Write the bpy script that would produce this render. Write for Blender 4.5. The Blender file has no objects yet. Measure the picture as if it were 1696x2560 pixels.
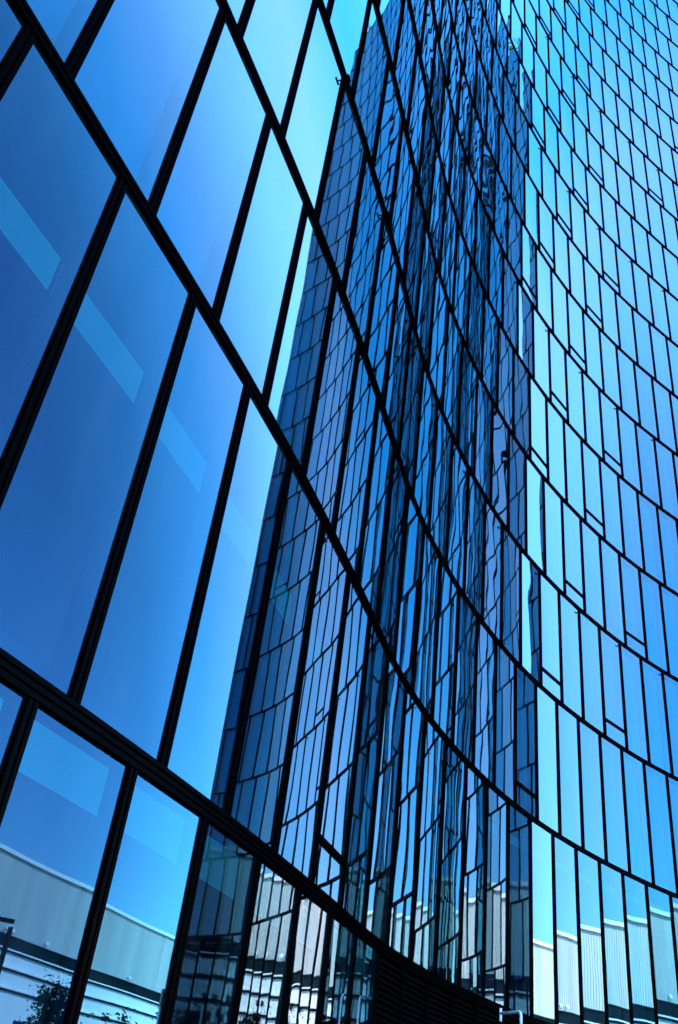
import bpy, bmesh, math, random
from mathutils import Vector, Matrix
random.seed(7)
SC = bpy.context.scene
COL = SC.collection
rad = math.radians

# ------------------------------------------------------------------ camera
U = 6.56                 # metres per survey unit
EYE = 1.6
CAM_F, PITCH, ROLL = 2217.13, 0.5917316, 0.1353827
cp, sp, cr, sr = math.cos(PITCH), math.sin(PITCH), math.cos(ROLL), math.sin(ROLL)
FWD = Vector((0, cp, sp)); UP0 = Vector((0, -sp, cp)); RT0 = Vector((1, 0, 0))
RT = cr * RT0 + sr * UP0
UPV = -sr * RT0 + cr * UP0
cam_d = bpy.data.cameras.new('camera')
cam = bpy.data.objects.new('camera', cam_d); COL.objects.link(cam)
m = Matrix((RT, UPV, -FWD)).transposed().to_4x4(); m.translation = (0, 0, EYE)
cam.matrix_world = m
cam_d.sensor_fit = 'VERTICAL'; cam_d.sensor_height = 24.0
cam_d.lens = CAM_F / 2560 * 24.0
cam_d.clip_start = 0.05; cam_d.clip_end = 5000
SC.camera = cam

# ------------------------------------------------------------------ sky, sun, exposure
SUN_AZ, SUN_EL = 335.0, 44.0      # compass from +Y clockwise
SKY_STRENGTH, SUN_STRENGTH, EXPOSURE = 0.15, 3.0, 3.8
W = bpy.data.worlds.new('World'); SC.world = W; W.use_nodes = True
nt = W.node_tree; nt.nodes.clear()
sky = nt.nodes.new('ShaderNodeTexSky'); sky.sky_type = 'NISHITA'; sky.sun_disc = False
sky.sun_elevation = rad(SUN_EL); sky.sun_rotation = rad(SUN_AZ)
sky.air_density = 1.0; sky.dust_density = 0.6; sky.ozone_density = 4.0; sky.altitude = 100
bg = nt.nodes.new('ShaderNodeBackground'); bg.inputs['Strength'].default_value = SKY_STRENGTH
wo = nt.nodes.new('ShaderNodeOutputWorld')
gm = nt.nodes.new('ShaderNodeGamma'); gm.inputs[1].default_value = 0.95       # an evener, deeper sky
tn = nt.nodes.new('ShaderNodeMix'); tn.data_type = 'RGBA'; tn.blend_type = 'MULTIPLY'; tn.inputs[0].default_value = 1; tn.inputs[7].default_value = (.45, .79, .96, 1)
nt.links.new(sky.outputs[0], gm.inputs[0]); nt.links.new(gm.outputs[0], tn.inputs[6]); nt.links.new(tn.outputs[2], bg.inputs[0]); nt.links.new(bg.outputs[0], wo.inputs[0])
sun_d = bpy.data.lights.new('sun', 'SUN'); sun_d.energy = SUN_STRENGTH; sun_d.angle = rad(0.53); sun_d.color = (1, .985, .96)
sun = bpy.data.objects.new('sun', sun_d); COL.objects.link(sun)
sv = Vector((math.sin(rad(SUN_AZ)) * math.cos(rad(SUN_EL)), math.cos(rad(SUN_AZ)) * math.cos(rad(SUN_EL)), math.sin(rad(SUN_EL))))
sun.rotation_euler = sv.to_track_quat('Z', 'Y').to_euler(); sun.location = (0, 0, 120)
SC.view_settings.view_transform = 'Standard'; SC.view_settings.look = 'None'
SC.view_settings.exposure = EXPOSURE; SC.view_settings.gamma = 1.0
SC.render.engine = 'CYCLES'
cy = SC.cycles
cy.max_bounces = 14; cy.glossy_bounces = 7; cy.diffuse_bounces = 2; cy.transmission_bounces = 4; cy.transparent_max_bounces = 16
cy.use_denoising = True
cy.caustics_reflective = False; cy.caustics_refractive = False
cy.sample_clamp_indirect = 8

# ------------------------------------------------------------------ helpers
def mat(name, col, rough=.6, metal=0.0, noise=None, bump=None, spec=.5):
    mt = bpy.data.materials.new(name); mt.use_nodes = True
    n = mt.node_tree; b = n.nodes['Principled BSDF']
    b.inputs['Base Color'].default_value = (*col, 1); b.inputs['Roughness'].default_value = rough
    b.inputs['Metallic'].default_value = metal; b.inputs['Specular IOR Level'].default_value = spec
    if noise:
        sc, amt, stretch = noise
        tc = n.nodes.new('ShaderNodeTexCoord'); mp = n.nodes.new('ShaderNodeMapping')
        mp.inputs['Scale'].default_value = stretch
        nz = n.nodes.new('ShaderNodeTexNoise'); nz.inputs['Scale'].default_value = sc; nz.inputs['Detail'].default_value = 6
        rp = n.nodes.new('ShaderNodeMapRange'); rp.inputs['From Min'].default_value = .3; rp.inputs['From Max'].default_value = .7
        rp.inputs['To Min'].default_value = 1 - amt; rp.inputs['To Max'].default_value = 1 + amt
        mx = n.nodes.new('ShaderNodeVectorMath'); mx.operation = 'SCALE'; mx.inputs[0].default_value = col
        n.links.new(tc.outputs['Object'], mp.inputs[0]); n.links.new(mp.outputs[0], nz.inputs[0])
        n.links.new(nz.outputs[0], rp.inputs['Value']); n.links.new(rp.outputs[0], mx.inputs['Scale'])
        n.links.new(mx.outputs[0], b.inputs['Base Color'])
    if bump:
        nz2 = n.nodes.new('ShaderNodeTexNoise'); nz2.inputs['Scale'].default_value = bump[0]
        bp = n.nodes.new('ShaderNodeBump'); bp.inputs['Strength'].default_value = bump[1]; bp.inputs['Distance'].default_value = .02
        n.links.new(nz2.outputs[0], bp.inputs['Height']); n.links.new(bp.outputs[0], b.inputs['Normal'])
    return mt

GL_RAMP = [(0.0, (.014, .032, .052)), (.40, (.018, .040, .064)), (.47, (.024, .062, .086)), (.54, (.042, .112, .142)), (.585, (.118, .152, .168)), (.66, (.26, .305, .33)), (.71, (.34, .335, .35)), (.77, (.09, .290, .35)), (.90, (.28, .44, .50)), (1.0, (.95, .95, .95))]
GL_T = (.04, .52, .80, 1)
def glass_mat():
    """coated glass: reflectance by angle of incidence, the rest passes through tinted"""
    mt = bpy.data.materials.new('coated_blue_glass'); mt.use_nodes = True
    n = mt.node_tree; n.nodes.clear()
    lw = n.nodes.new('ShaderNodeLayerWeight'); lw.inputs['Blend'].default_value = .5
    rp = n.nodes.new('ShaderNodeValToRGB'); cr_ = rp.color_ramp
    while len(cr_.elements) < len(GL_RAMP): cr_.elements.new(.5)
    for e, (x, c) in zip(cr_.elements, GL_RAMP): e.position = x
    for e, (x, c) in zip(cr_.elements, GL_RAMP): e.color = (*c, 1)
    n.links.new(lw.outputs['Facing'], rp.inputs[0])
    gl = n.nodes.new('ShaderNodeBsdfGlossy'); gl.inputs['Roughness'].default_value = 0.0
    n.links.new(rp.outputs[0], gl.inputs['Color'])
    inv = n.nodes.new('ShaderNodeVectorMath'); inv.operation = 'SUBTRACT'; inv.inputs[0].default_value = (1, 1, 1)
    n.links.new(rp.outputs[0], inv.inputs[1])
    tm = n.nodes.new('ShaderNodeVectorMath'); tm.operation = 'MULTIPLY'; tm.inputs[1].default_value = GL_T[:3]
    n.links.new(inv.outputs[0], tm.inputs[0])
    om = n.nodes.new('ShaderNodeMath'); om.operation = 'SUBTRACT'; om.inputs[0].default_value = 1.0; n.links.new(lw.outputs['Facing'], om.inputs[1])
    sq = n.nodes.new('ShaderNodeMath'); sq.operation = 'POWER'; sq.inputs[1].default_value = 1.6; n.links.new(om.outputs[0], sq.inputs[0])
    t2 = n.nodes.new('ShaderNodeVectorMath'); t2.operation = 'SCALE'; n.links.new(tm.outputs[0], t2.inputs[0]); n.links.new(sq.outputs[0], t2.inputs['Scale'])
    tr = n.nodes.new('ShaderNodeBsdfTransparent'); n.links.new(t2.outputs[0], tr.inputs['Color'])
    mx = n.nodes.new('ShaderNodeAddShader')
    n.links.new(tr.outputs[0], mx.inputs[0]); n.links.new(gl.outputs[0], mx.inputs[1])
    # faint dust film, a little more at places
    df = n.nodes.new('ShaderNodeBsdfDiffuse'); df.inputs['Color'].default_value = (.6, .65, .7, 1)
    tc = n.nodes.new('ShaderNodeTexCoord'); mp = n.nodes.new('ShaderNodeMapping'); mp.inputs['Scale'].default_value = (2.5, 2.5, .5)
    nz = n.nodes.new('ShaderNodeTexNoise'); nz.inputs['Scale'].default_value = 1.0; nz.inputs['Detail'].default_value = 8
    mr2 = n.nodes.new('ShaderNodeMapRange'); mr2.inputs['From Min'].default_value = .4; mr2.inputs['From Max'].default_value = .8
    mr2.inputs['To Min'].default_value = .0; mr2.inputs['To Max'].default_value = .012
    n.links.new(tc.outputs['Object'], mp.inputs[0]); n.links.new(mp.outputs[0], nz.inputs[0]); n.links.new(nz.outputs[0], mr2.inputs['Value'])
    mx2 = n.nodes.new('ShaderNodeMixShader'); n.links.new(mr2.outputs[0], mx2.inputs[0])
    n.links.new(mx.outputs[0], mx2.inputs[1]); n.links.new(df.outputs[0], mx2.inputs[2])
    o = n.nodes.new('ShaderNodeOutputMaterial'); n.links.new(mx2.outputs[0], o.inputs[0])
    return mt

class MB:
    """collects faces, links them as one mesh object"""
    def __init__(s): s.v = []; s.f = []
    def quad(s, a, b, c, d):
        i = len(s.v); s.v += [tuple(a), tuple(b), tuple(c), tuple(d)]; s.f.append((i, i + 1, i + 2, i + 3))
    def prism(s, base, top):
        """base, top: equal-length rings"""
        n = len(base); i = len(s.v); s.v += [tuple(p) for p in base] + [tuple(p) for p in top]
        for k in range(n): s.f.append((i + k, i + (k + 1) % n, i + n + (k + 1) % n, i + n + k))
        s.f.append(tuple(i + k for k in reversed(range(n)))); s.f.append(tuple(i + n + k for k in range(n)))
    def box(s, c, ax, ay, az, hx, hy, hz):
        c = Vector(c); ax = Vector(ax) * hx; ay = Vector(ay) * hy; az = Vector(az) * hz
        b = [c - ax - ay - az, c + ax - ay - az, c + ax + ay - az, c - ax + ay - az]
        s.prism(b, [p + 2 * az for p in b])
    def tube(s, pts, r, n=8):
        pts = [Vector(p) for p in pts]
        if not hasattr(r, '__len__'): r = [r] * len(pts)
        rings = []
        ref = None
        for k, p in enumerate(pts):
            d = (pts[min(k + 1, len(pts) - 1)] - pts[max(k - 1, 0)]).normalized()
            if ref is None: ref = d.orthogonal().normalized()
            a = (ref - d * ref.dot(d)).normalized(); ref = a; b = d.cross(a)
            rings.append([p + r[k] * (a * math.cos(2 * math.pi * j / n) + b * math.sin(2 * math.pi * j / n)) for j in range(n)])
        i = len(s.v)
        for rg in rings: s.v += [tuple(q) for q in rg]
        for k in range(len(rings) - 1):
            for j in range(n):
                s.f.append((i + k * n + j, i + k * n + (j + 1) % n, i + (k + 1) * n + (j + 1) % n, i + (k + 1) * n + j))
        s.f.append(tuple(i + j for j in reversed(range(n)))); e = i + (len(rings) - 1) * n; s.f.append(tuple(e + j for j in range(n)))
    def build(s, name, mt, parent=None, smooth=False, kind=None):
        me = bpy.data.meshes.new(name); me.from_pydata(s.v, [], s.f); me.update()
        if smooth: me.polygons.foreach_set('use_smooth', [True] * len(me.polygons))
        me.materials.append(mt)
        o = bpy.data.objects.new(name, me); COL.objects.link(o)
        if parent is not None: o.parent = parent
        if kind: o['kind'] = kind
        return o
def tag(o, label=None, cat=None, group=None, kind=None):
    if label: o['label'] = label
    if cat: o['category'] = cat
    if group: o['group'] = group
    if kind: o['kind'] = kind
    return o
def empty(name, loc=(0, 0, 0), rz=0):
    o = bpy.data.objects.new(name, None); COL.objects.link(o); o.location = loc; o.rotation_euler = (0, 0, rz); o.empty_display_size = .3
    return o

M = {}
def black(name, base, gloss, rough):
    mt = bpy.data.materials.new(name); mt.use_nodes = True; n = mt.node_tree; n.nodes.clear()
    d = n.nodes.new('ShaderNodeBsdfDiffuse'); d.inputs['Color'].default_value = (*base, 1)
    g = n.nodes.new('ShaderNodeBsdfGlossy'); g.inputs['Roughness'].default_value = rough; g.inputs['Color'].default_value = (gloss, gloss, gloss, 1)
    a = n.nodes.new('ShaderNodeAddShader'); o = n.nodes.new('ShaderNodeOutputMaterial')
    n.links.new(d.outputs[0], a.inputs[0]); n.links.new(g.outputs[0], a.inputs[1]); n.links.new(a.outputs[0], o.inputs[0]); return mt
M['frame'] = black('black_anodised_aluminium', (.0003, .00025, .0004), .0010, .25)
M['groove'] = mat('dark_gasket', (.002, .003, .006), .3, spec=.2)
M['louvre'] = black('black_louvre_metal', (.0016, .0013, .0016), .0015, .5)
M['reveal'] = mat('reveal_panel', (.06, .08, .11), .7)
M['inner'] = mat('dark_inner_frame', (.008, .012, .02), .6)
M['blind'] = mat('roller_blind', (.46, .47, .48), .9)
M['ceiling'] = mat('ceiling_grey', (.30, .33, .36), .9)
M['ceiling_dark'] = mat('ceiling_dark_band', (.10, .12, .15), .9)  # darker grey band, flush with the rest of the ceiling
M['ceiling_glow'] = mat('ceiling_white_glow', (.85, .87, .88), .9)
_b = M['ceiling_glow'].node_tree.nodes['Principled BSDF']; _b.inputs['Emission Color'].default_value = (.35, .9, 1, 1); _b.inputs['Emission Strength'].default_value = .032   # glow added to brighten the white ceiling zones, not a lamp
M['core'] = mat('dark_core_wall', (.05, .06, .08), .9)
M['floor'] = mat('floor_carpet', (.07, .08, .09), .9)
M['roof'] = mat('roof_gravel', (.25, .24, .22), .9)
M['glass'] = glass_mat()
M['clad'] = mat('ribbed_grey_cladding', (.56, .57, .54), .5, 0, noise=(.35, .14, (1.0, 1.0, .12)), spec=.3)
M['white'] = mat('white_fascia_paint', (.82, .82, .83), .5)
M['white_panel'] = mat('white_wall_panel', (.80, .82, .82), .6, noise=(.2, .06, (1, 1, .3)))
M['band'] = black('dark_window_band', (.0015, .006, .006), .01, .3)
M['gal'] = mat('galvanised_white_steel', (.50, .54, .58), .35, 0)
M['pave'] = mat('concrete_paving', (.27, .26, .25), .85, noise=(.6, .12, (1, 1, 1)))
M['asphalt'] = mat('asphalt', (.05, .05, .052), .9, noise=(3, .2, (1, 1, 1)))
M['kerb'] = mat('kerb_stone', (.33, .32, .31), .85)
M['paint'] = mat('road_paint', (.78, .78, .76), .7)
M['bark'] = mat('bark', (.10, .075, .055), .9, noise=(6, .3, (1, 1, .3)))
M['leaf'] = mat('leaf_green', (.12, .15, .008), .7, noise=(1.2, .55, (1, 1, 1)), spec=.1)
M['grass'] = mat('grass_ground', (.06, .10, .03), .9, noise=(.8, .3, (1, 1, 1)))
M['orange'] = mat('orange_enamel', (.75, .16, .03), .5)
M['dark_steel'] = mat('dark_painted_steel', (.03, .04, .045), .5)
M['lampglass'] = mat('frosted_lamp_glass', (.85, .87, .88), .3)

# ------------------------------------------------------------------ the facade's plan (survey)
X0, Y0 = -0.43355606, 0.5633182
H1, DH, PW, TH = 0.32696966, 0.57632856, 0.20583581, 0.0091024
KS = [-2.6, -1.4, -0.2, 0.3923, 0.9846, 1.5769, 2.1692, 2.7615, 3.3538, 3.9462, 4.5385, 5.1308, 5.7231, 6.3154, 6.9077, 7.5, 8.6]
HD = [26.5, 25.2, 24.32, 23.918, 20.673, 18.439, 26.912, 33.29, 41.393, 47.317, 54.637, 56.856, 61.5, 63.0, 75.0, 90.0, 103.0]
PH = [0.7352, 0.045, 0.3673, 0.6337, -0.0508, 0.2275, 0.4901, 0.7672, 0.0046, 0.3047, 0.6064, -0.1222, 0.1368, 0.4537, 0.7684, 0.0789, 0.4235, 0.7688, 0.0991, .39, .68, -.03, .26, .55, .84]
NROW = 25
S_MIN, S_MAX = -2.3, 7.85
def lerp_tab(x, xs, ys):
    if x <= xs[0]: return ys[0]
    for i in range(len(xs) - 1):
        if x <= xs[i + 1]:
            t = (x - xs[i]) / (xs[i + 1] - xs[i]); return ys[i] + t * (ys[i + 1] - ys[i])
    return ys[-1]
STEP = 0.01; NS = int((8.6 + 2.6) / STEP)
TX = [0.0]; TY = [0.0]; TS = [-2.6]
for k in range(NS):
    s = -2.6 + STEP * (k + .5); h = rad(lerp_tab(s, KS, HD))
    TX.append(TX[-1] + math.sin(h) * STEP); TY.append(TY[-1] + math.cos(h) * STEP); TS.append(-2.6 + STEP * (k + 1))
i0 = 260; ox, oy = X0 - TX[i0], Y0 - TY[i0]
def C(s, off=0.0):
    """plan point in metres at arc length s; off metres towards the street"""
    q = (s + 2.6) / STEP; i = min(max(int(q), 0), NS - 1); t = q - i
    x = TX[i] + t * (TX[i + 1] - TX[i]) + ox; y = TY[i] + t * (TY[i + 1] - TY[i]) + oy
    h = rad(lerp_tab(s, KS, HD))
    return Vector((x * U + off * math.cos(h), y * U - off * math.sin(h), 0))
def hz(k):
    """height in metres of the centre of transom k"""
    if k == 0: return 0.12
    if k == 1: return EYE + U * H1
    return EYE + U * (1 + (k - 2) * DH)
HT = [0.08, 0.080] + [0.058] * 40       # transom half heights
def project(p):
    d = Vector(p) - Vector((0, 0, EYE)); z = d.dot(FWD)
    if z < .1: return None
    return (848 + CAM_F * d.dot(RT) / z, 1280 - CAM_F * d.dot(UPV) / z)

tower = tag(empty('glass_tower', C(2.0)), 'concave black framed tower of blue mirror glass filling the picture', 'office tower')
ORG = tower.location.copy()
def rel(v): v = Vector(v); return (v.x - ORG.x, v.y - ORG.y, v.z)
def bt(mb, name, mt, parent=None, smooth=False, kind=None):
    mb.v = [rel(v) for v in mb.v]
    return mb.build(name, mt, parent or tower, smooth, kind)

# panes of each row: (row, n, s0, s1)
PANES = []
for row in range(NROW):
    n = math.ceil(S_MIN / PW - PH[row])
    lst = []
    while (n + 1 + PH[row]) * PW <= S_MAX + PW:
        a, b = max((n + PH[row]) * PW, S_MIN), min((n + 1 + PH[row]) * PW, S_MAX)
        if b - a > .02: lst.append((row, n, a, b))
        n += 1
    f = lst[0]
    if f[2] - S_MIN > .02: lst.insert(0, (row, f[1] - 1, S_MIN, f[2]))
    PANES += lst
HOPPERS = {(1, 6), (2, 14), (3, 18), (3, 15), (4, 17), (4, 20), (5, 18), (5, 15), (6, 19), (6, 16), (7, 17), (9, 20), (8, 19), (8, 16), (9, 17), (10, 18), (10, 15), (11, 17), (12, 18), (13, 19), (11, 20), (12, 15), (13, 16), (14, 17), (15, 19), (16, 20), (7, 14),
           (3, 24), (4, 26), (6, 28), (8, 25), (10, 27), (5, 30), (7, 33), (12, 24), (14, 26), (16, 28)}
LOUVRE0 = 8            # row 0: from this joint on, black louvres instead of glass

def seen_area(row, a, b):
    A, B = C(a), C(b); z0, z1 = hz(row), hz(row + 1)
    P = [project((A.x, A.y, z0)), project((B.x, B.y, z0)), project((B.x, B.y, z1)), project((A.x, A.y, z1))]
    if None in P: 
        P = [p for p in P if p]
        if len(P) < 3: return 0
    # clipped area by sampling a bounding box share
    poly = P; out = poly
    def clip(poly, ins, inter):
        r = []
        for i in range(len(poly)):
            p, q = poly[i - 1], poly[i]
            if ins(q):
                if not ins(p): r.append(inter(p, q))
                r.append(q)
            elif ins(p): r.append(inter(p, q))
        return r
    for ax, lim, sg in ((0, 0, 1), (0, 1696, -1), (1, 0, 1), (1, 2560, -1)):
        ins = lambda p: (p[ax] - lim) * sg >= 0
        def inter(p, q):
            t = (lim - p[ax]) / (q[ax] - p[ax]); return (p[0] + t * (q[0] - p[0]), p[1] + t * (q[1] - p[1]))
        out = clip(out, ins, inter)
        if not out: return 0
    return abs(sum(out[i - 1][0] * out[i][1] - out[i][0] * out[i - 1][1] for i in range(len(out)))) / 2

rank = sorted(((seen_area(r, a, b), r, n) for r, n, a, b in PANES), reverse=True)
NAMED = {(r, n) for ar, r, n in rank[:98] if ar > 0}

IN = 0.055             # half mullion
FR = 0.030             # frame proud of glass
rnd = random.Random(3)
def pane_grid(mb, A, B, z0, z1, nx=8, nz=16):
    """slightly pillowed and warped sheet of glass between plan points A and B"""
    t = (B - A).normalized(); nrm = Vector((t.y, -t.x, 0)); L = (B - A).length
    a = rnd.gauss(.0009, .0007); b1, b2 = rnd.gauss(0, .00022), rnd.gauss(0, .00012); p1, p2 = rnd.uniform(0, 6.3), rnd.uniform(0, 6.3)
    tx = rnd.gauss(0, .0007) * L; tz = rnd.gauss(0, .0005) * (z1 - z0)
    i = len(mb.v)
    for iz in range(nz + 1):
        w = iz / nz
        for ix in range(nx + 1):
            u = ix / nx
            d = a * (16 * u * (1 - u) * w * (1 - w)) ** .75 + b1 * math.sin(p1 + 9 * w + 2.5 * u) + b2 * math.sin(p2 + 5.5 * u + 17 * w)
            d += tx * (u - .5) + tz * (w - .5)
            p = A + (B - A) * u + nrm * d; mb.v.append((p.x, p.y, z0 + (z1 - z0) * w))
    for iz in range(nz):
        for ix in range(nx):
            q = i + iz * (nx + 1) + ix; mb.f.append((q, q + 1, q + nx + 2, q + nx + 1))
def reveal(mb, inner, A, B, z0, z1, depth=.20):
    """box lining behind the glass: soffit, sill, jambs; and the dark inner edge line"""
    t = (B - A).normalized(); nrm = Vector((t.y, -t.x, 0))
    def p(q, d, z): r = q - nrm * d; return (r.x, r.y, z)
    e = .012; A = A + t * .004; B = B - t * .004; z0 += .004; z1 -= .004
    mb.quad(p(A, e, z0), p(A, depth, z0), p(A, depth, z1), p(A, e, z1))
    mb.quad(p(B, depth, z0), p(B, e, z0), p(B, e, z1), p(B, depth, z1))
    mb.quad(p(A, depth, z1), p(B, depth, z1), p(B, e, z1), p(A, e, z1))
    mb.quad(p(A, e, z0), p(B, e, z0), p(B, depth, z0), p(A, depth, z0))
    w = .024; A = A + t * .003; B = B - t * .003; z0 += .003; z1 -= .003
    for (q0, q1, za, zb) in ((A, A + t * w, z0, z1), (B - t * w, B, z0, z1), (A + t * w, B - t * w, z1 - w, z1), (A + t * w, B - t * w, z0, z0 + w)):
        inner.prism([p(q0, depth - .001, za), p(q1, depth - .001, za), p(q1, depth + .03, za), p(q0, depth + .03, za)],
                    [p(q0, depth - .001, zb), p(q1, depth - .001, zb), p(q1, depth + .03, zb), p(q0, depth + .03, zb)])
def mullion(mb, s, z0, z1):
    c = C(s); h = rad(lerp_tab(s, KS, HD)); t = Vector((math.sin(h), math.cos(h), 0)); n = Vector((math.cos(h), -math.sin(h), 0))
    # two blades with a gasket groove between them
    prof = [(-IN, FR), (-.012, FR), (-.009, FR - .014), (.009, FR - .014), (.012, FR), (IN, FR), (IN, -.16), (-IN, -.16)]
    ring = lambda z: [tuple(c + t * a + n * b + Vector((0, 0, z))) for a, b in prof]
    mb.prism(ring(z0)[::-1], ring(z1)[::-1])

rest_glass, rest_mull = MB(), MB()
rest_rev, rest_inner, rest_blind = MB(), MB(), MB()
for row, n, a, b in PANES:
    z0, z1 = hz(row) + HT[row], hz(row + 1) - HT[row + 1]
    A, B = C(a), C(b); t = (B - A).normalized()
    named = (row, n) in NAMED
    # mullion at the right-hand joint a
    mm = MB() if named else rest_mull
    mullion(mm, a, z0, z1)
    if named: bt(mm, 'mullion', M['frame'])
    if row == 0 and n >= LOUVRE0: continue
    Ai, Bi = A + t * IN, B - t * IN
    zg0 = z0
    g = MB() if named else rest_glass
    if (row, n) in HOPPERS:
        zt = z0 + .50
        pane_grid(g, Ai, Bi, z0, zt, 8, 4)
        hb = MB(); nrm = Vector((t.y, -t.x, 0))
        prof = [(FR, zt), (FR, zt + .085), (-.1, zt + .085), (-.1, zt)]
        P = lambda q, d, z: tuple(Vector((q.x, q.y, z)) + nrm * d)
        hb.prism([P(Ai, d, z) for d, z in prof][::-1], [P(Bi, d, z) for d, z in prof][::-1])
        bt(hb, 'hopper_bar', M['frame'])
        zg0 = zt + .085
    pane_grid(g, Ai, Bi, zg0, z1)
    rv, inn = (MB(), MB()) if named else (rest_rev, rest_inner)
    reveal(rv, inn, Ai, Bi, z0, z1, .20 if row else .12)
    bl = MB() if named else rest_blind
    if row >= 2:
        nrm = Vector((t.y, -t.x, 0)); q = lambda p, z: tuple(Vector((p.x, p.y, z)) - nrm * .24)
        bl.quad(q(Ai, z0), q(Bi, z0), q(Bi, z1), q(Ai, z1))
    if named:
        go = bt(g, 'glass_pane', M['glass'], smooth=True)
        bt(rv, 'reveal', M['reveal'], go); bt(inn, 'inner_frame', M['inner'], go)
        if row >= 2: bt(bl, 'blind', M['blind'], go)
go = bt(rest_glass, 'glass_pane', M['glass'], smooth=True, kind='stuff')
bt(rest_rev, 'reveal', M['reveal'], go); bt(rest_inner, 'inner_frame', M['inner'], go); bt(rest_blind, 'blind', M['blind'], go)
bt(rest_mull, 'mullion', M['frame'], kind='stuff')

# transoms: one swept profile per storey
def sweep(mb, prof, s0, s1, ds=.05):
    n = max(2, int((s1 - s0) / ds) + 1); rings = []
    for k in range(n):
        s = s0 + (s1 - s0) * k / (n - 1)
        rings.append([tuple(C(s, o) + Vector((0, 0, z))) for o, z in prof])
    i = len(mb.v); m_ = len(prof)
    for r in rings: mb.v += r
    for k in range(n - 1):
        for j in range(m_):
            mb.f.append((i + k * m_ + j, i + k * m_ + (j + 1) % m_, i + (k + 1) * m_ + (j + 1) % m_, i + (k + 1) * m_ + j))
    mb.f.append(tuple(i + j for j in reversed(range(m_)))); mb.f.append(tuple(i + (n - 1) * m_ + j for j in range(m_)))
for k in range(NROW + 1):
    z, h = hz(k), HT[k]; o = FR + .012
    prof = [(-.2, z + h), (o, z + h), (o, z + .02), (o - .018, z + .014), (o - .018, z - .014), (o, z - .02), (o, z - h), (-.2, z - h)]
    if k == 1:
        prof = [(-.2, z + h), (o, z + h), (o, z + .040), (o - .02, z + .036), (o - .02, z + .022), (o, z + .018), (o, z - .018), (o - .02, z - .022), (o - .02, z - .036), (o, z - .040), (o, z - h), (-.2, z - h)]
    mb = MB(); sweep(mb, prof, S_MIN, S_MAX); bt(mb, 'transom', M['frame'])
# anchors under every third transom
an = 0
for k, par in ((4, 1), (7, 0), (10, 0), (13, 1), (16, 0), (19, 0)):
    for row, n, a, b in PANES:
        if row == k - 1 and n % 2 == par and 0 < a < 6.2:
            mb = MB(); c = C(a, 0); h = rad(lerp_tab(a, KS, HD)); t = Vector((math.sin(h), math.cos(h), 0)); nn = Vector((math.cos(h), -math.sin(h), 0))
            z = hz(k) - HT[k] - .07
            mb.tube([c + nn * .03 - t * .02 + Vector((0, 0, z)), c + nn * .11 - t * .03 + Vector((0, 0, z))], .014, 8)
            mb.tube([c + nn * .105 - t * .09 + Vector((0, 0, z)), c + nn * .105 + t * .04 + Vector((0, 0, z))], .018, 8)
            bt(mb, 'anchor_pin', M['frame'])

# louvres in the ground storey
for row, n, a, b in PANES:
    if row != 0 or n < LOUVRE0 or n > 34: continue
    A, B = C(a), C(b); t = (B - A).normalized(); nrm = Vector((t.y, -t.x, 0)); Ai, Bi = A + t * IN, B - t * IN
    mb = MB(); z = hz(0) + HT[0] + .04; ztop = hz(1) - HT[1] - .03
    P = lambda q, d, zz: tuple(Vector((q.x, q.y, zz)) + nrm * d)
    while z < ztop:
        prof = [(-.055, z + .062), (-.048, z + .066), (.022, z + .006), (.018, z)]
        mb.prism([P(Ai, d, zz) for d, zz in prof], [P(Bi, d, zz) for d, zz in prof]); z += .085
    mb.prism([P(Ai, -.09, hz(0) + HT[0]), P(Bi, -.09, hz(0) + HT[0]), P(Bi, -.12, hz(0) + HT[0]), P(Ai, -.12, hz(0) + HT[0])],
             [P(Ai, -.09, ztop + .03), P(Bi, -.09, ztop + .03), P(Bi, -.12, ztop + .03), P(Ai, -.12, ztop + .03)])
    bt(mb, 'louvre_panel', M['louvre'])

# interior: slabs, ceilings and a core wall, roof and the two end walls
def strip(mb, s0, s1, o0, o1, z0, z1):
    sweep(mb, [(o0, z1), (o0, z0), (o1, z0), (o1, z1)][::-1] if o0 > o1 else [(o0, z0), (o0, z1), (o1, z1), (o1, z0)], s0, s1, .15)
DEPTH = 12.0
mb = MB()
for k in range(1, NROW + 1): strip(mb, S_MIN + .02, S_MAX - .02, -.225, -DEPTH, hz(k) - .03, hz(k) + .10)
bt(mb, 'floor_slab', M['floor'], kind='stuff')
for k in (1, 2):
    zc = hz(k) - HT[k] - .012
    for (o0, o1, mt_, dz) in ((-.225, -1.12, 'ceiling_glow', 0), (-1.12, -3.5, 'core', 0)) if k == 1 else ((-.225, -.80, 'ceiling', 0), (-.80, -1.06, 'ceiling_dark', .0), (-1.06, -1.44, 'ceiling_glow', -.0), (-1.44, -3.5, 'core', .0)):
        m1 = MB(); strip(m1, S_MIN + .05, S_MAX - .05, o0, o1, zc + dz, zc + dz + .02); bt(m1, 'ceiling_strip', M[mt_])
m1 = MB(); strip(m1, S_MIN + .05, S_MAX - .05, -.34, -.42, hz(1) + .12, hz(1) + .40); bt(m1, 'window_board', M['reveal'])
m1 = MB(); strip(m1, S_MIN + .05, S_MAX - .05, -3.5, -3.7, 0, hz(2) - .2); bt(m1, 'core_wall', M['core'])
m1 = MB(); strip(m1, S_MIN, S_MAX, -DEPTH, -DEPTH - .3, 0, hz(NROW)); bt(m1, 'rear_wall', M['core'])
m1 = MB(); strip(m1, S_MIN, S_MAX, -.2, -DEPTH, hz(NROW) + .11, hz(NROW) + .2); bt(m1, 'roof', M['roof'])
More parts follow.
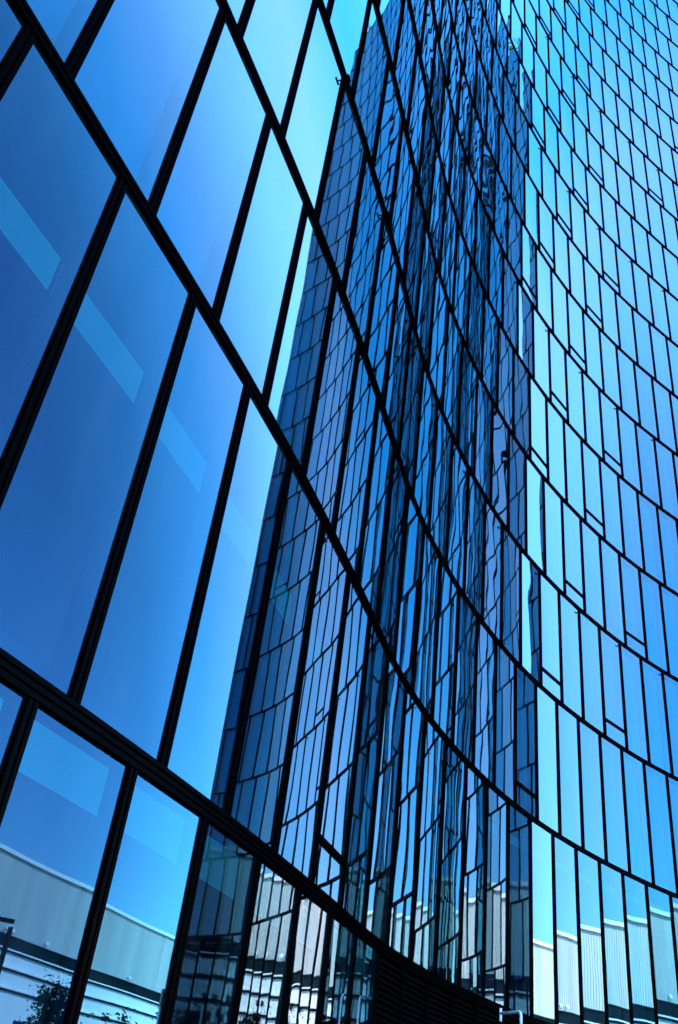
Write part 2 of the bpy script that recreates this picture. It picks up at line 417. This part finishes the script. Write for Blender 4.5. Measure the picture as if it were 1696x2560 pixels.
for s in (S_MIN, S_MAX):
    m1 = MB(); a, b = C(s, 0.0), C(s, -DEPTH); d = (b - a).normalized(); t = Vector((d.y, -d.x, 0)) * .08
    m1.prism([a - t, b - t, b + t, a + t], [p + Vector((0, 0, hz(NROW) + .1)) for p in (a - t, b - t, b + t, a + t)]); bt(m1, 'end_wall', M['core'])

# ------------------------------------------------------------------ hall across the road (seen mirrored in the glass)
HN = Vector((math.sin(rad(116)), math.cos(rad(116)), 0)); HK = 12.1 * U; HT_ = Vector((HN.y, -HN.x, 0))  # HT_ runs along the wall
if HT_.y < 0: HT_ = -HT_
hall = tag(empty('exhibition_hall', tuple(HN * HK)), 'long grey ribbed hall with white roof edge mirrored low in the glass', 'hall')
def hp(u, d, z): p = HN * (HK + d) + HT_ * u; return (p.x, p.y, z)
def hbox(u0, u1, d0, d1, z0, z1, mb=None):
    m_ = mb or MB()
    m_.prism([hp(u0, d0, z0), hp(u0, d1, z0), hp(u1, d1, z0), hp(u1, d0, z0)], [hp(u0, d0, z1), hp(u0, d1, z1), hp(u1, d1, z1), hp(u1, d0, z1)])
    return m_
def hb(name, mt, mb, parent=None):
    mb.v = [(x - hall.location.x, y - hall.location.y, z) for x, y, z in mb.v]; return mb.build(name, mt, parent or hall)
HU0, HU1 = -110, 260
zE = lambda h: EYE + U * h
# ribbed cladding
mb = MB(); u = HU0; z0, z1 = zE(2.42), zE(4.0) - .35
prof = []
while u < HU1:
    prof += [(u, 0.0), (u + .28, 0.0), (u + .32, .05), (u + .46, .05)]; u += .5
ring = lambda z: [hp(a, b, z) for a, b in prof]
i = 0; mb.v = [tuple(p) for p in ring(z0)] + [tuple(p) for p in ring(z1)]; n = len(prof)
mb.f = [(k, k + 1, n + k + 1, n + k) for k in range(n - 1)]
clad = hb('cladding', M['clad'], mb)
hb('wall', M['white_panel'], hbox(HU0, HU1, .3, 60, 0, z1))
hb('roof_edge', M['white'], hbox(HU0 - .3, HU1 + .3, -.35, 60.3, zE(4.0) - .35, zE(4.0) + .2))
hb('window_band', M['band'], hbox(HU0 + .1, HU1 - .1, .12, .28, zE(2.17), zE(2.42)))
mb = hbox(HU0, HU1, -.1, .31, zE(2.42) - .22, zE(2.42) - .002); 
hb('soffit_beam', M['band'], mb)
mb = MB()
for a, b in ((2.14, 2.17), (1.80, 1.83), (1.42, 1.45)): hbox(HU0, HU1, -.15, .29, zE(a), zE(b), mb)
hb('ledge', M['white'], mb)
mb = MB()
for a, b in ((2.10, 2.138), (1.755, 1.797), (1.375, 1.417)): hbox(HU0, HU1, .10, .295, zE(a), zE(b), mb)
hb('dark_strip', M['band'], mb)  # dark strips along the wall below the ledges
for k, u in enumerate(range(-60, 170, 12)):
    mb = hbox(u, u + 4.2, .2, .34 - .05, 0, 4.2); hb('gate', M['band'], mb)
    mb = hbox(u + 6, u + 8.8, .14, .29, 5.2, 7.4); hb('window', M['band'], mb)
# wall lamps on brackets under the cladding
def refl_pos(px, py, nx, ny, ax, ay, dist):
    pass

# ------------------------------------------------------------------ ground, road
def ground():
    mb = MB(); R_ = 900; mb.quad((-R_, -R_, 0), (R_, -R_, 0), (R_, R_, 0), (-R_, R_, 0))
    o = mb.build('ground', M['pave']); o['kind'] = 'structure'
    def band(name, d0, d1, z0, z1, mt_):
        m_ = hbox(-300, 300, d0 - 0, d1, z0, z1); o = m_.build(name, M[mt_]); o['kind'] = 'structure'; return o
    band('road', -30, -21, .004, .012, 'asphalt')
    band('kerb', -30.35, -30.002, .0, .13, 'kerb'); band('kerb', -20.998, -20.7, .0, .13, 'kerb')
    m_ = MB(); u = -150
    while u < 150: hbox(u, u + 3, -25.6, -25.45, .012, .018, m_); u += 9
    o = m_.build('road_marking', M['paint']); o['kind'] = 'structure'
    m_ = hbox(-150, 150, -20.69, -12, .002, .03); o = m_.build('grass_verge', M['grass']); o['kind'] = 'structure'
ground()

# ------------------------------------------------------------------ trees
def tree(loc, h, w, label, seed, group='street trees across the road', name='street_tree', nleaf=2600, zc=None):
    r = random.Random(seed)
    root = tag(empty(name, loc), label, 'tree', group)
    tr = MB(); th = h * .38
    tr.tube([(0, 0, -.05), (.03, .02, th * .5), (.0, .05, th), (.06, .0, h * .62), (.05, .05, h * .86)], [.016 * h + .05, .013 * h + .03, .011 * h + .02, .008 * h, .003 * h], 9)
    tips = []
    for k in range(11):
        a = r.uniform(0, 6.28); z = th * .85 + (h * .82 - th) * k / 11; L = w * .46 * (1 - .5 * abs(k / 11 - .35)) * r.uniform(.75, 1.15)
        e = Vector((math.cos(a) * L, math.sin(a) * L, z + L * r.uniform(.35, .8)))
        mid = Vector((0, 0, z)).lerp(e, .5) + Vector((r.uniform(-.1, .1), r.uniform(-.1, .1), -.05))
        tr.tube([(0.02, 0.02, z), mid, e], [.007 * h, .005 * h, .002 * h], 6); tips += [e, mid]
    tr.build('trunk', M['bark'], root, smooth=True)
    cl = []
    for k in range(75):
        b_ = r.choice(tips); cl.append((b_ + Vector((r.gauss(0, w * .10), r.gauss(0, w * .10), r.gauss(0, h * .06))), r.uniform(.05, .13) * w))
    cl.append((Vector((0, 0, h * .93)), .1 * w))
    lf = MB()
    for k in range(nleaf):
        c, rr = r.choice(cl); d = Vector((r.gauss(0, 1), r.gauss(0, 1), r.gauss(0, 1))).normalized() * rr * abs(r.gauss(0, .85)); d.z *= 1.5
        p = c + d; s = r.uniform(.05, .10) * (1 + h * .03); ax = Vector((r.gauss(0, 1), r.gauss(0, 1), r.gauss(0, .6))).normalized(); bx = ax.orthogonal().normalized() * s * .5; ax = ax * s
        lf.quad(p - ax, p - bx, p + ax, p + bx)
    lf.build('crown', M['leaf'], root)
    return root
for s_, dd, k_ in ((5.1, 1.3, 21), (5.9, 1.2, 22), (6.7, 1.4, 23), (7.4, 1.3, 24)):
    q_ = C(s_, -dd); q_.z = hz(NROW) + .2
    sh = tree(q_, 3.4, 3.0, 'leafy shrub standing on the roof edge, mirrored at the top of the tower reflection', k_, group='shrubs on the roof edge', name='roof_shrub', nleaf=1500)
    sh['category'] = 'shrub'
# the mirror images stand on rays P + o * d (survey units)
def ray(px, py, az, d): return ((px + math.sin(rad(az)) * d) * U, (py + math.cos(rad(az)) * d) * U, 0)
tree(ray(-.25, .98, 57.0, 5.0), 4.9, 3.0, 'bushiest street tree, mirrored behind the lowest left mullion', 1, nleaf=9000)
tree(ray(-.19, 1.11, 52.4, 5.2), 4.0, 1.7, 'small reddish street tree, mirrored in the second lowest pane', 2, nleaf=4200)
tree(ray(-.25, .98, 62.8, 5.1), 3.1, 1.2, 'thin young street tree, mirrored at the bottom left corner', 3, nleaf=1200)
tree(ray(.93, 3.42, 63.6, 4.2), 6.2, 1.9, 'young street tree whose tip shows right of the louvres', 4, nleaf=4000)

# a slim pylon and a steel portal frame between tower and hall, seen only as mirror images
def pylon(loc):
    root = tag(empty('pylon_sign', loc, rad(30)), 'slim white pylon with an orange head, mirrored beside the third lowest mullion', 'pylon sign')
    m1 = MB(); m1.box((0, 0, 2.15), (1, 0, 0), (0, 1, 0), (0, 0, 1), .14, .09, 2.15); m1.build('post', M['white'], root)
    m1 = MB(); m1.box((0, 0, 4.62), (1, 0, 0), (0, 1, 0), (0, 0, 1), .20, .12, .31); m1.build('head', M['orange'], root)
    m1 = MB(); m1.box((0, 0, .05), (1, 0, 0), (0, 1, 0), (0, 0, 1), .3, .25, .05); m1.build('foot', M['kerb'], root)
pylon(ray(-.115, 1.285, 50.9, 5.0))
def portal(a, b, h):
    a, b = Vector(a), Vector(b); o = (a + b) / 2; root = tag(empty('portal_frame', o), 'dark square steel portal frame mirrored at the left edge before the hall', 'portal frame')
    for p in (a, b):
        m1 = MB(); q = p - o; m1.box((q.x, q.y, h / 2 - .07), (1, 0, 0), (0, 1, 0), (0, 0, 1), .045, .045, h / 2 - .045); m1.build('post', M['band'], root)
    d = (b - a).normalized(); m1 = MB(); m1.box((0, 0, h), tuple(d), (-d.y, d.x, 0), (0, 0, 1), (b - a).length / 2 + .045, .045, .045); m1.build('beam', M['band'], root)
portal(ray(-.272, .945, 62.3, 2.5), ray(-.272, .945, 82, 2.5), 4.32)
# lamps on short brackets at the foot of the hall's cladding
for px, py, az, L in ((-.21, 1.06, 60.4, .6), (-.15, 1.20, 53.2, .6), (-.12, 1.27, 50.9, 1.2), (1.68, 4.15, 79.7, .45), (1.0, 3.52, 68.0, .45), (.2, 2.6, 66, .5)):
    o_ = Vector((math.sin(rad(az)), math.cos(rad(az)), 0)); P0 = Vector((px, py, 0)) * U
    t_ = (HK - P0.dot(HN)) / o_.dot(HN); q = P0 + o_ * t_; u_ = q.dot(HT_); zz = zE(2.45)
    m1 = MB(); m1.tube([hp(u_, -.12, zz - .45), hp(u_, -.5, zz - .1), hp(u_, -.75, zz + .1)], .07, 8); arm = hb('lamp_bracket', M['band'], m1)
    m1 = MB(); m1.tube([hp(u_ - L, -.8, zz + .10), hp(u_ - L * .7, -.8, zz + .2), hp(u_ + L * .7, -.8, zz + .2), hp(u_ + L, -.8, zz + .10)], [.16, .36, .36, .16], 10); hb('lamp_head', M['white'], m1, arm)

# tubular bracket before the louvres
def bracket():
    A = C((12.25 + PH[0]) * PW, .40); B = C((11.85 + PH[0]) * PW, .98); z = 3.56
    root = tag(empty('pipe_bracket', ((A.x + B.x) / 2, (A.y + B.y) / 2, 0)), 'white tubular bracket fixed before the black louvres at the bottom edge', 'pipe bracket')
    o = root.location
    R_ = lambda p, z_: (p.x - o.x, p.y - o.y, z_)
    m1 = MB(); m1.tube([R_(A, z), R_(A.lerp(B, .5), z), R_(A.lerp(B, .93), z), R_(A.lerp(B, .98), z - .02), R_(B, z - .06), R_(B, z - .6), R_(B, 0)], .026, 12); m1.build('rail', M['gal'], root, smooth=True)
    m1 = MB(); m1.tube([R_(A, z - .14), R_(A, z - .07), R_(A, z), R_(A, z + .09)], .027, 12); m1.build('stub', M['gal'], root, smooth=True)
    m1 = MB(); m1.box(R_(B, .012), (1, 0, 0), (0, 1, 0), (0, 0, 1), .1, .1, .012); m1.build('base_plate', M['gal'], root)
bracket()
